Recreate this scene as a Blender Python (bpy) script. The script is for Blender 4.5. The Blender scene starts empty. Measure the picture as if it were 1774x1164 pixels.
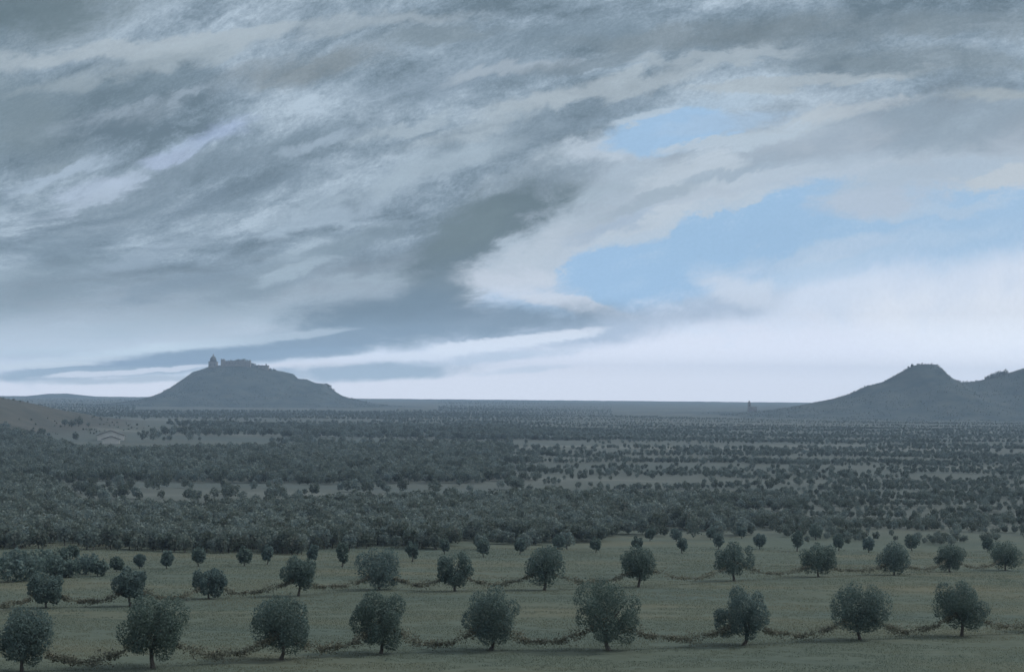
import bpy, math, random
import numpy as np
from mathutils import Matrix, Vector

SC = bpy.context.scene
C = SC.collection
rng = np.random.default_rng(11)
random.seed(11)
R = math.radians

# ------------------------------------------------------------------ camera
F = 2437.0                       # focal length in photograph pixels (1774 wide)
EYE = 50.0                       # eye height over the plain
PITCH, ROLL = math.atan(97.0 / F), R(0.5)
cam_d = bpy.data.cameras.new('camera')
cam = bpy.data.objects.new('camera', cam_d)
C.objects.link(cam)
cam_d.sensor_width = 36.0
cam_d.lens = 36.0 * F / 1774.0
cam_d.clip_start = 0.5
cam_d.clip_end = 60000
M3 = Matrix.Rotation(R(90) + PITCH, 3, 'X') @ Matrix.Rotation(ROLL, 3, 'Z')
MN = np.array(M3)
cam.matrix_world = Matrix.Translation((0, 0, EYE)) @ M3.to_4x4()
SC.camera = cam


def ray(px, py):
    """direction of a photograph pixel, scaled so that its depth (y) is 1"""
    d = M3 @ Vector(((px - 887.0) / F, (582.0 - py) / F, -1.0))
    return d / d.y


def azel(px, py):
    d = ray(px, py).normalized()
    return math.atan2(d.x, d.y), math.asin(d.z)


def lin(c):
    return tuple((v / 255 / 12.92 if v <= 10 else ((v / 255 + .055) / 1.055) ** 2.4) for v in c) + (1.0,)


# ------------------------------------------------------------------ sky
SUN_AZ, SUN_EL = R(74), R(41)
W = bpy.data.worlds.new('World')
SC.world = W
W.use_nodes = True
nt = W.node_tree
nt.nodes.clear()
L = nt.links


def N(t, **kw):
    n = nt.nodes.new(t)
    for k, v in kw.items():
        setattr(n, k, v)
    return n


def put(sock, v):
    if isinstance(v, bpy.types.NodeSocket):
        nt.links.new(v, sock)
    else:
        sock.default_value = v


def mth(op, a, b=0.0, c=0.0, clamp=False):
    n = N('ShaderNodeMath', operation=op)
    n.use_clamp = clamp
    put(n.inputs[0], a); put(n.inputs[1], b); put(n.inputs[2], c)
    return n.outputs[0]


def vec(x, y, z=0.0):
    n = N('ShaderNodeCombineXYZ')
    put(n.inputs[0], x); put(n.inputs[1], y); put(n.inputs[2], z)
    return n.outputs[0]


def noise(v, scale, detail=6, rough=.55, dist=0.0):
    n = N('ShaderNodeTexNoise')
    put(n.inputs['Vector'], v)
    n.inputs['Scale'].default_value = scale
    n.inputs['Detail'].default_value = detail
    n.inputs['Roughness'].default_value = rough
    n.inputs['Distortion'].default_value = dist
    return n


def mapr(v, a, b, c=0.0, d=1.0, smooth=True):
    n = N('ShaderNodeMapRange')
    n.interpolation_type = 'SMOOTHSTEP' if smooth else 'LINEAR'
    put(n.inputs['Value'], v)
    for k, x in zip(('From Min', 'From Max', 'To Min', 'To Max'), (a, b, c, d)):
        put(n.inputs[k], x)
    return n.outputs['Result']


def mixc(f, a, b):
    n = N('ShaderNodeMix', data_type='RGBA')
    put(n.inputs[0], f); put(n.inputs[6], a); put(n.inputs[7], b)
    return n.outputs[2]


tc = N('ShaderNodeTexCoord')
sp = N('ShaderNodeSeparateXYZ')
L.new(tc.outputs['Generated'], sp.inputs[0])
AZ = mth('ARCTAN2', sp.outputs[0], sp.outputs[1])
EL = mth('ARCSINE', sp.outputs[2])
# drift of the cloud bands: they climb to the right and level out
kk = mapr(EL, 0.015, 0.14)
FU = mth('MULTIPLY_ADD', mth('MULTIPLY', AZ, AZ), -0.28, mth('MULTIPLY', AZ, 0.27))
S = mth('SUBTRACT', EL, mth('MULTIPLY', kk, FU))
# ragged coordinates
wv = noise(vec(mth('MULTIPLY', AZ, 0.5), S, 4.2), 36, 10, .68, .5)
ws = N('ShaderNodeSeparateXYZ')
L.new(wv.outputs['Color'], ws.inputs[0])
AZW = mth('MULTIPLY_ADD', mth('SUBTRACT', ws.outputs[0], .5), .070, AZ)
ELW = mth('MULTIPLY_ADD', mth('SUBTRACT', ws.outputs[1], .5), mapr(EL, 0.0, .12, .006, .036), EL)
RAG = vec(AZW, ELW)
SW = mth('MULTIPLY_ADD', mth('SUBTRACT', ws.outputs[2], .5), mapr(EL, 0.0, .12, .003, .022), S)
n1 = noise(vec(mth('MULTIPLY', AZ, 0.33), SW, 0.37), 27, 9, .6, .7)
n2 = noise(vec(mth('MULTIPLY', AZ, 0.5), SW, 2.1), 60, 9, .66, .6)
n3 = noise(vec(mth('MULTIPLY', AZ, 0.55), S, 1.7), 11, 8, .6, 1.2)
n4 = noise(vec(mth('MULTIPLY', AZ, 0.6), S, 8.1), 520, 4, .8, .3)
STK0 = mth('ADD', mth('SUBTRACT', n1.outputs[0], .5), mth('MULTIPLY', mth('SUBTRACT', n2.outputs[0], .5), .62))
STK = mth('ADD', mth('ADD', mth('SUBTRACT', n1.outputs[0], .5), mth('MULTIPLY', mth('SUBTRACT', n2.outputs[0], .5), .62)),
          mth('MULTIPLY', mth('SUBTRACT', n4.outputs[0], .5), .42))
MUL = mth('MULTIPLY_ADD', STK0, 2.8, 1.0)

# clear sky
sky = N('ShaderNodeTexSky', sky_type='NISHITA')
sky.sun_disc = False
sky.sun_elevation = SUN_EL
sky.sun_rotation = SUN_AZ
sky.air_density = 1.0
sky.dust_density = 1.0
sky.ozone_density = 1.6
clear = N('ShaderNodeVectorMath', operation='SCALE')
L.new(sky.outputs[0], clear.inputs[0])
clear.inputs['Scale'].default_value = 0.115
col = clear.outputs[0]


def stroke(col, x, y, ang, rx, ry, rgb, op, soft=.55, lo=.04, gain=1.0):
    a, e = azel(x, y)
    m = N('ShaderNodeMapping', vector_type='TEXTURE')
    m.inputs['Location'].default_value = (a, e, 0)
    m.inputs['Rotation'].default_value = (0, 0, R(ang))
    m.inputs['Scale'].default_value = (rx / F, ry / F, 1)
    L.new(RAG, m.inputs[0])
    g = N('ShaderNodeTexGradient', gradient_type='SPHERICAL')
    L.new(m.outputs[0], g.inputs[0])
    f = mapr(mth('MULTIPLY', g.outputs[1], MUL), lo, soft, 0, op)
    c = lin(rgb)
    return mixc(f, col, tuple(v * gain for v in c[:3]) + (1,))


# pale air low on the right, and along the horizon
BACK = [
    (1200, 600, 0, 3000, 330, (208, 221, 239), 1, .3),
    (1130, 450, 14, 370, 125, (158, 192, 225), 1, .5),
    (1380, 385, 13, 380, 130, (157, 191, 223), 1, .5),
    (1680, 365, 8, 420, 120, (161, 193, 223), .95, .6),
    (1800, 690, 12, 1000, 300, (224, 231, 242), 1, .8),
    (1560, 610, 15, 560, 130, (224, 231, 242), 1, .8),
    (1330, 500, 14, 260, 30, (188, 209, 231), .6, .9), (1580, 425, 12, 260, 28, (182, 204, 226), .5, .9),
    (1150, 640, 3, 560, 105, (216, 223, 238), 1, .4),
    (500, 672, 1, 1100, 52, (216, 219, 230), 1, .5),
]
for s in BACK:
    col = stroke(col, *s)
col = mixc(mth('MULTIPLY', mapr(STK, .02, .26, 0, .38), mapr(EL, .06, .10)), col, lin((188, 206, 224)))
hz = mapr(mth('ADD', EL, mth('MULTIPLY', STK, .01)), .05, -.004)
col = mixc(hz, col, tuple(v * 1.0 for v in lin((216, 219, 229))[:3]) + (1,))

# the cloud sheet: its lower edge as a curve over the azimuth
EDGE = [(-700, 640), (0, 652), (250, 648), (420, 640), (600, 618), (740, 600), (800, 560), (840, 510), (880, 495), (930, 490),
        (1000, 448), (1100, 402), (1180, 380), (1280, 345), (1400, 312), (1470, 308), (1560, 335), (1700, 330), (1774, 322),
        (2500, 280)]
A0, A1, E1 = azel(-700, 500)[0], azel(2500, 500)[0], .3
fc = N('ShaderNodeFloatCurve')
pts = [((azel(x, y)[0] - A0) / (A1 - A0), azel(x, y)[1] / E1) for x, y in EDGE]
cv = fc.mapping.curves[0]
while len(cv.points) < len(pts):
    cv.points.new(.5, .5)
for p, q in zip(cv.points, sorted(pts)):
    p.location = q
fc.mapping.update()
L.new(mth('DIVIDE', mth('SUBTRACT', AZW, A0), A1 - A0), fc.inputs['Value'])
edge = mth('MULTIPLY', fc.outputs[0], E1)
over = mth('ADD', mth('SUBTRACT', ELW, edge), mth('MULTIPLY', STK, .035))
cover = mapr(over, -.004, .007)
inner = mapr(over, -.01, .085)
tone = mth('ADD', mth('MULTIPLY_ADD', STK, 1.15, .5), mth('MULTIPLY', mth('SUBTRACT', n3.outputs[0], .5), .9))
cr = N('ShaderNodeValToRGB')
e = cr.color_ramp.elements
e[0].position, e[0].color = .22, lin((106, 125, 138))
e[1].position, e[1].color = .80, lin((174, 191, 206))
k = e.new(.48); k.color = lin((133, 152, 167))
L.new(tone, cr.inputs[0])
cl = mixc(inner, lin((188, 201, 215)), cr.outputs[0])
# unseen sky overhead and behind the viewer, brightened to add fill on the trees
cl = mixc(mapr(EL, .32, .75, 0, .95), cl, lin((222, 231, 244)))
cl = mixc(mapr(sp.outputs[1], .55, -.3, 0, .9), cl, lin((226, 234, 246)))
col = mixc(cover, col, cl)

D1, D2, D3 = (110, 129, 140), (119, 138, 152), (128, 147, 163)
L1, L2, L3 = (168, 181, 190), (172, 188, 206), (180, 195, 214)
FRONT = [
    # greyer and darker bands
    (30, 20, 12, 300, 95, (96, 114, 122), .9, 0.976), (0, 190, 26, 150, 150, (108, 127, 136), .6, 1), (150, 165, 14, 270, 60, D1, .5, .7), (520, 118, 12, 210, 42, (122, 133, 138), .7, 0.854),
    (780, 140, 10, 260, 40, D3, .5, .7), (940, 60, 8, 250, 34, D2, .5, .7), (1290, 62, 1, 420, 40, (116, 130, 138), .7, .7),
    (1560, 105, -4, 330, 36, (124, 139, 148), .65, .7), (1700, 40, -3, 260, 34, (118, 133, 142), .6, .7), (480, 262, 15, 230, 32, D2, .6, .7),
    (80, 245, 23, 140, 90, (114, 131, 140), .65, 0.854), (180, 385, 28, 210, 46, D2, .55, .7), (440, 498, 20, 180, 52, (124, 143, 156), .65, 0.854),
    (60, 500, 16, 230, 75, (122, 141, 153), .6, 0.976), (330, 300, 19, 190, 45, (120, 138, 152), .5, 0.854), (1640, 215, -3, 300, 60, (136, 154, 168), .6, .7),
    (1420, 265, 6, 240, 40, (140, 158, 174), .5, .7), (990, 215, 20, 220, 40, D3, .45, .7), (860, 250, 16, 260, 45, (134, 151, 163), .45, 0.854),
    # lighter bands
    (200, 88, 10, 310, 22, L1, .8, .6), (300, 100, 16, 230, 30, (160, 174, 183), .75, 0.732), (120, 150, 16, 150, 18, (150, 165, 174), .6, 0.732),
    (640, 40, 6, 300, 20, (160, 174, 184), .7, 0.732), (380, 226, 14, 90, 24, (158, 176, 208), .6, .9), (170, 330, 22, 100, 24, (172, 188, 208), .85, .8), (300, 268, 18, 80, 18, (168, 184, 210), .75, .8), (225, 315, 30, 60, 16, (176, 192, 212), .6, .8),
    (150, 352, 22, 130, 18, L2, .7, .7), (260, 190, 19, 230, 22, (158, 174, 188), .6, 0.732), (640, 330, 21, 300, 42, (160, 178, 193), .65, 0.976),
    (760, 290, 19, 260, 34, (163, 180, 193), .6, 0.854), (860, 210, 18, 260, 24, (166, 180, 190), .6, 0.854), (960, 275, 21, 210, 36, (172, 187, 199), .7, 0.854),
    (1090, 300, 19, 200, 60, (172, 188, 203), .7, .8), (1190, 300, 18, 120, 34, (186, 199, 211), .8, .6), (1140, 345, 20, 140, 16, (156, 173, 187), .7, .7), (1030, 340, 20, 120, 18, (160, 177, 190), .6, .7), (1250, 300, 12, 110, 14, (156, 174, 190), .7, .7), (1330, 300, 9, 150, 14, (190, 203, 215), .7, .6), (1060, 395, 20, 110, 20, (166, 184, 204), .8, .7), (1080, 145, 12, 320, 22, L1, .75, .6),
    (1330, 226, 9, 260, 18, (174, 188, 200), .75, .6), (1400, 138, 1, 260, 15, (168, 180, 188), .75, .6), (1490, 190, 6, 160, 17, (178, 189, 198), .75, .6),
    (1730, 165, -4, 120, 20, (166, 177, 182), .7, .6), (1530, 345, 4, 150, 40, (182, 196, 212), .9, .5), (1620, 300, 4, 260, 34, (170, 188, 205), .7, .7), (1400, 290, 10, 200, 34, (176, 192, 208), .6, .7), (1735, 308, 8, 90, 20, (190, 200, 208), .8, .5),
    (1420, 440, 14, 260, 26, (186, 204, 224), .6, .7), (1270, 345, 18, 100, 18, (186, 200, 213), .8, .5), (1120, 395, 20, 130, 24, (190, 203, 215), .8, .45), (1640, 362, 6, 160, 14, (178, 199, 220), .7, .6), (560, 430, 20, 260, 34, (156, 174, 188), .5, 0.976), (300, 560, 7, 330, 32, (160, 178, 192), .65, .8),
    (650, 480, 18, 240, 28, (160, 177, 190), .6, 0.854),
    (330, 246, 18, 70, 14, (166, 184, 208), .7, .8), (110, 300, 23, 130, 18, (168, 186, 204), .8, 0.61), (420, 60, 12, 160, 16, (166, 180, 190), .8, 0.61), (560, 380, 21, 170, 22, (162, 180, 196), .7, 0.61),
    (700, 225, 18, 130, 18, (166, 182, 194), .8, 0.61), (560, 250, 16, 150, 16, (158, 176, 192), .8, 0.61), (880, 120, 10, 160, 16, (162, 176, 188), .8, 0.61), (1250, 100, 2, 190, 12, (160, 174, 184), .8, .5),
    (240, 450, 21, 160, 24, (150, 168, 184), .6, 0.732), (520, 470, 19, 110, 18, (164, 182, 196), .7, 0.61), (430, 330, 20, 190, 30, (114, 133, 148), .7, 0.732), (640, 410, 21, 150, 26, (122, 141, 154), .7, 0.732),
    (300, 500, 16, 170, 28, (124, 143, 158), .7, 0.732), (1010, 110, 8, 150, 22, (118, 134, 145), .7, 0.732), (760, 60, 6, 170, 22, (122, 138, 148), .7, 0.732),
    # the dark coil and the bright hollow right of it
    (960, 395, 20, 170, 28, (170, 186, 200), .7, 0.732), (890, 360, 20, 190, 66, (104, 122, 131), 1, 0.671), (775, 435, 34, 150, 70, (104, 122, 132), 1, 0.671), (760, 515, 24, 130, 66, (112, 131, 144), .95, .8), (850, 395, 26, 120, 40, (106, 124, 133), .8, .8), (690, 545, 8, 200, 36, (106, 127, 143), .9, .8),
    (800, 400, 30, 130, 50, (112, 130, 137), .7, 0.732), (925, 437, 33, 150, 32, (186, 199, 212), .85, .8), (890, 492, -8, 140, 38, (198, 208, 221), .85, .75),
    (1000, 532, -12, 190, 22, (206, 216, 230), .95, .5),
    # bands low over the horizon
    (1010, 572, 8, 400, 48, (158, 176, 197), .85, .75), (1180, 548, 10, 240, 34, (172, 189, 210), .7, .8), (650, 540, 7, 230, 48, (110, 131, 147), .9, .8),
    (790, 562, 5, 400, 50, (118, 139, 157), .9, .9), (560, 592, 6, 420, 32, (120, 141, 160), .9, .8), (330, 620, 6, 440, 24, (120, 141, 161), .95, .7), (520, 612, 4, 200, 14, (126, 148, 168), .8, .7),
    (300, 602, 6, 240, 13, (190, 206, 218), .9, .8), (90, 626, 4, 180, 10, (200, 212, 222), .85, .7), (60, 606, 5, 150, 12, (176, 193, 206), .7, .8), (470, 585, 6, 190, 11, (170, 186, 200), .7, .6), (560, 630, 6, 170, 13, (214, 220, 232), .95, .7), (760, 612, 8, 180, 12, (210, 218, 231), .95, .7), (690, 634, 4, 120, 7, (200, 211, 224), .8, .7),
    (860, 597, 8, 230, 16, (210, 219, 232), .95, .5), (560, 634, 2, 150, 8, (216, 218, 228), .8, .5), (620, 645, 3, 270, 22, (146, 165, 181), .95, .6),
    (860, 618, 6, 190, 12, (180, 195, 212), .8, .6), (130, 646, 3, 300, 13, (142, 160, 175), .9, .7), (240, 657, 2, 230, 9, (160, 174, 186), .8, .7), (230, 643, 5, 170, 6, (212, 216, 226), .8, .5),
    (60, 633, 3, 160, 8, (200, 210, 218), .8, .5), (900, 642, 5, 120, 9, (190, 202, 216), .7, .7), (1270, 500, -22, 120, 40, (206, 217, 232), .75, .9),
    # an opening of blue
    (1170, 195, 10, 190, 30, (168, 190, 210), .5, .7), (1065, 255, 4, 110, 34, (186, 200, 214), .85, .55), (1160, 228, 9, 135, 46, (158, 190, 221), 1, .38),
    (1255, 212, 8, 130, 22, (164, 190, 216), .7, .6), (1215, 252, 8, 80, 12, (184, 199, 213), .9, .5), (1290, 238, 10, 120, 12, (178, 194, 208), .8, .5), (1120, 200, 14, 80, 12, (180, 196, 210), .8, .5),
]
for s in FRONT:
    col = stroke(col, *s)
relief = mth('MULTIPLY_ADD', mth('MULTIPLY', STK0, mapr(over, -.02, .03, .10, .27)), mapr(EL, .02, .09), 1.0)
relief = mth('MULTIPLY_ADD', mth('SUBTRACT', n4.outputs[0], .5), .17, relief)
rough_ = N('ShaderNodeVectorMath', operation='SCALE')
L.new(col, rough_.inputs[0])
L.new(relief, rough_.inputs['Scale'])
col = rough_.outputs[0]
glow = N('ShaderNodeVectorMath', operation='SCALE')
L.new(col, glow.inputs[0])
L.new(mth('ADD', mapr(EL, .010, .055, .66, 0.0, False), mapr(EL, .03, .115, 1.17, 1.04, False)), glow.inputs['Scale'])
bg = N('ShaderNodeBackground')
L.new(glow.outputs[0], bg.inputs[0])
bg.inputs[1].default_value = 0.65
wo = N('ShaderNodeOutputWorld')
L.new(bg.outputs[0], wo.inputs[0])
W.cycles.sampling_method = 'MANUAL'
W.cycles.sample_map_resolution = 512

# ------------------------------------------------------------------ sun, exposure, render settings
sd = bpy.data.lights.new('sun', 'SUN')
sun = bpy.data.objects.new('sun', sd)
C.objects.link(sun)
sd.energy = 1.5
sd.angle = R(10)
sd.color = (1.0, .965, .92)
sdir = Vector((math.sin(SUN_AZ) * math.cos(SUN_EL), math.cos(SUN_AZ) * math.cos(SUN_EL), math.sin(SUN_EL)))
sun.rotation_euler = sdir.to_track_quat('Z', 'Y').to_euler()
SC.view_settings.view_transform = 'Standard'
SC.view_settings.look = 'None'
SC.view_settings.exposure = 0.621
SC.view_settings.gamma = 1.0
SC.view_settings.use_curve_mapping = False
SC.render.engine = 'CYCLES'
SC.cycles.use_denoising = True
SC.cycles.max_bounces = 4
SC.cycles.diffuse_bounces = 2
SC.cycles.glossy_bounces = 1
SC.cycles.transmission_bounces = 2
SC.cycles.volume_bounces = 0
SC.cycles.transparent_max_bounces = 4
SC.cycles.caustics_reflective = False
SC.cycles.caustics_refractive = False


# ------------------------------------------------------------------ helpers
def tag(o, label=None, cat=None, group=None, kind=None):
    for k, v in (('label', label), ('category', cat), ('group', group), ('kind', kind)):
        if v:
            o[k] = v
    return o


def empty(name, loc, rz=0.0):
    o = bpy.data.objects.new(name, None)
    o.empty_display_size = .5
    C.objects.link(o)
    o.location = loc
    o.rotation_euler = (0, 0, rz)
    return o


def link(name, mesh, mat=None, parent=None, loc=None):
    if mat and not mesh.materials:
        mesh.materials.append(mat)
    o = bpy.data.objects.new(name, mesh)
    C.objects.link(o)
    if parent:
        o.parent = parent
    if loc is not None:
        o.location = loc
    return o


def mesh_np(name, verts, faces, smooth=False):
    """faces: (n,3) or (n,4) array"""
    me = bpy.data.meshes.new(name)
    verts = np.asarray(verts, np.float32)
    faces = np.asarray(faces, np.int32)
    n, k = faces.shape
    me.vertices.add(len(verts)); me.vertices.foreach_set('co', verts.ravel())
    me.loops.add(n * k); me.loops.foreach_set('vertex_index', faces.ravel())
    me.polygons.add(n)
    me.polygons.foreach_set('loop_start', np.arange(0, n * k, k, dtype=np.int32))
    me.polygons.foreach_set('loop_total', np.full(n, k, np.int32))
    me.polygons.foreach_set('use_smooth', np.full(n, smooth, bool))
    me.update(calc_edges=True)
    me.validate()
    return me


class MB:
    """collects boxes, tubes and lathes; one mesh"""
    def __init__(self):
        self.v, self.f = [], []

    def add(self, v, f):
        o = len(self.v)
        self.v += [tuple(p) for p in v]
        self.f += [tuple(i + o for i in q) for q in f]

    def box(self, x0, x1, y0, y1, z0, z1):
        self.add([(x, y, z) for z in (z0, z1) for x, y in ((x0, y0), (x1, y0), (x1, y1), (x0, y1))],
                 [(3, 2, 1, 0), (4, 5, 6, 7), (0, 1, 5, 4), (1, 2, 6, 5), (2, 3, 7, 6), (3, 0, 4, 7)])

    def tube(self, pts, rad, n=7):
        pts = [Vector(p) for p in pts]
        rings = []
        for i, p in enumerate(pts):
            d = (pts[min(i + 1, len(pts) - 1)] - pts[max(i - 1, 0)]).normalized()
            q = d.to_track_quat('Z', 'Y')
            rings.append([p + q @ Vector((math.cos(2 * math.pi * k / n) * rad[i], math.sin(2 * math.pi * k / n) * rad[i], 0)) for k in range(n)])
        v = [p for r_ in rings for p in r_]
        f = []
        for i in range(len(pts) - 1):
            for k in range(n):
                f.append((i * n + k, i * n + (k + 1) % n, (i + 1) * n + (k + 1) % n, (i + 1) * n + k))
        f.append(tuple(range(n))[::-1]); f.append(tuple(range((len(pts) - 1) * n, len(pts) * n)))
        self.add(v, f)

    def lathe(self, x, y, prof, n=20):
        v, f = [], []
        for r_, z in prof:
            v += [(x + r_ * math.cos(2 * math.pi * k / n), y + r_ * math.sin(2 * math.pi * k / n), z) for k in range(n)]
        for i in range(len(prof) - 1):
            for k in range(n):
                f.append((i * n + k, i * n + (k + 1) % n, (i + 1) * n + (k + 1) % n, (i + 1) * n + k))
        f.append(tuple(range(n))[::-1]); f.append(tuple(range((len(prof) - 1) * n, len(prof) * n)))
        self.add(v, f)

    def build(self, name, mat, parent=None, smooth=False):
        me = bpy.data.meshes.new(name)
        me.from_pydata(self.v, [], self.f)
        if smooth:
            for p in me.polygons:
                p.use_smooth = True
        me.update()
        return link(name, me, mat, parent)


# ------------------------------------------------------------------ materials
def material(name, cols, scale=1.0, stretch=(1, 1, 1), detail=5, rough=.9, bump=0.0, bscale=None, island=0.0, obj_rand=0.0, hue=(.47, .52), coord='Object', lo=.35, hi=.65, thin=0.0):
    """noise between two or three colours (linear), optional jitter by leaf and by object"""
    m = bpy.data.materials.new(name)
    m.use_nodes = True
    t = m.node_tree
    b = t.nodes['Principled BSDF']
    b.inputs['Roughness'].default_value = rough
    b.inputs['Specular IOR Level'].default_value = .15
    def nn(ty):
        return t.nodes.new(ty)
    co = nn('ShaderNodeTexCoord')
    mp = nn('ShaderNodeMapping')
    mp.inputs['Scale'].default_value = stretch
    t.links.new(co.outputs[coord], mp.inputs[0])
    no = nn('ShaderNodeTexNoise')
    no.inputs['Scale'].default_value = scale
    no.inputs['Detail'].default_value = detail
    no.inputs['Roughness'].default_value = .65
    t.links.new(mp.outputs[0], no.inputs['Vector'])
    rp = nn('ShaderNodeValToRGB')
    els = rp.color_ramp.elements
    els[0].position, els[0].color = lo, cols[0] + (1,)
    els[1].position, els[1].color = hi, cols[-1] + (1,)
    if len(cols) == 3:
        k = els.new((lo + hi) / 2); k.color = cols[1] + (1,)
    t.links.new(no.outputs[0], rp.inputs[0])
    out = rp.outputs[0]
    if island or obj_rand:
        hs = nn('ShaderNodeHueSaturation')
        t.links.new(out, hs.inputs['Color'])
        val = None
        for amt, src in ((island, 'i'), (obj_rand, 'o')):
            if not amt:
                continue
            g = nn('ShaderNodeNewGeometry').outputs['Random Per Island'] if src == 'i' else nn('ShaderNodeObjectInfo').outputs['Random']
            mr = nn('ShaderNodeMapRange')
            mr.inputs['To Min'].default_value, mr.inputs['To Max'].default_value = 1 - amt, 1 + amt
            t.links.new(g, mr.inputs['Value'])
            if src == 'o':
                h = nn('ShaderNodeMapRange')
                h.inputs['To Min'].default_value, h.inputs['To Max'].default_value = hue
                t.links.new(g, h.inputs['Value'])
                t.links.new(h.outputs[0], hs.inputs['Hue'])
            if val is None:
                val = mr.outputs[0]
            else:
                mu = nn('ShaderNodeMath'); mu.operation = 'MULTIPLY'
                t.links.new(val, mu.inputs[0]); t.links.new(mr.outputs[0], mu.inputs[1])
                val = mu.outputs[0]
        t.links.new(val, hs.inputs['Value'])
        out = hs.outputs[0]
    t.links.new(out, b.inputs['Base Color'])
    if thin:
        tr = nn('ShaderNodeBsdfTranslucent')
        t.links.new(out, tr.inputs['Color'])
        ms = nn('ShaderNodeMixShader')
        ms.inputs[0].default_value = thin
        t.links.new(b.outputs[0], ms.inputs[1]); t.links.new(tr.outputs[0], ms.inputs[2])
        t.links.new(ms.outputs[0], t.nodes['Material Output'].inputs['Surface'])
    if bump:
        bn = nn('ShaderNodeTexNoise')
        bn.inputs['Scale'].default_value = bscale or scale * 3
        bn.inputs['Detail'].default_value = 6
        t.links.new(mp.outputs[0], bn.inputs['Vector'])
        bu = nn('ShaderNodeBump')
        bu.inputs['Strength'].default_value = bump
        bu.inputs['Distance'].default_value = .3
        t.links.new(bn.outputs[0], bu.inputs['Height'])
        t.links.new(bu.outputs[0], b.inputs['Normal'])
    return m


leaf_m = material('orchard_leaf', [(.068, .108, .102), (.080, .118, .106), (.092, .128, .110)], 1.2, island=.2, obj_rand=.1, rough=.6, thin=.4)
wood_leaf_m = material('woodland_leaf', [(.085, .122, .116), (.112, .142, .126), (.14, .155, .128)], .35, island=.3, obj_rand=.4, hue=(.42, .535), rough=.65, thin=.4)
vine_m = material('vine_leaf', [(.115, .128, .098), (.155, .155, .115)], 2.0, island=.4, rough=.7, thin=.4)
bark_m = material('bark', [(.05, .05, .045), (.09, .085, .075)], 4, (3, 3, .6), rough=.95, bump=.5)
stone_m = material('old_stone', [(.16, .16, .155), (.26, .25, .235)], .25, rough=.95, bump=.3)
roof_m = material('roof_tile', [(.075, .08, .078), (.11, .112, .105)], .4, rough=.9)
plaster_m = material('pale_plaster', [(.36, .38, .36), (.44, .44, .41)], .2, rough=.9)
glass_m = material('dark_opening', [(.03, .032, .035), (.05, .05, .052)], 1, rough=.4)
grass_m = material('grass_blade', [(.09, .122, .10), (.12, .138, .10), (.148, .15, .102)], .05, island=.25, rough=.8, thin=.45)
hill_m = material('scrub_slope', [(.026, .042, .044), (.044, .060, .058), (.066, .078, .070)], .02, (1, 1, 1.6), detail=9, rough=1, bump=.6, bscale=.08)


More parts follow.
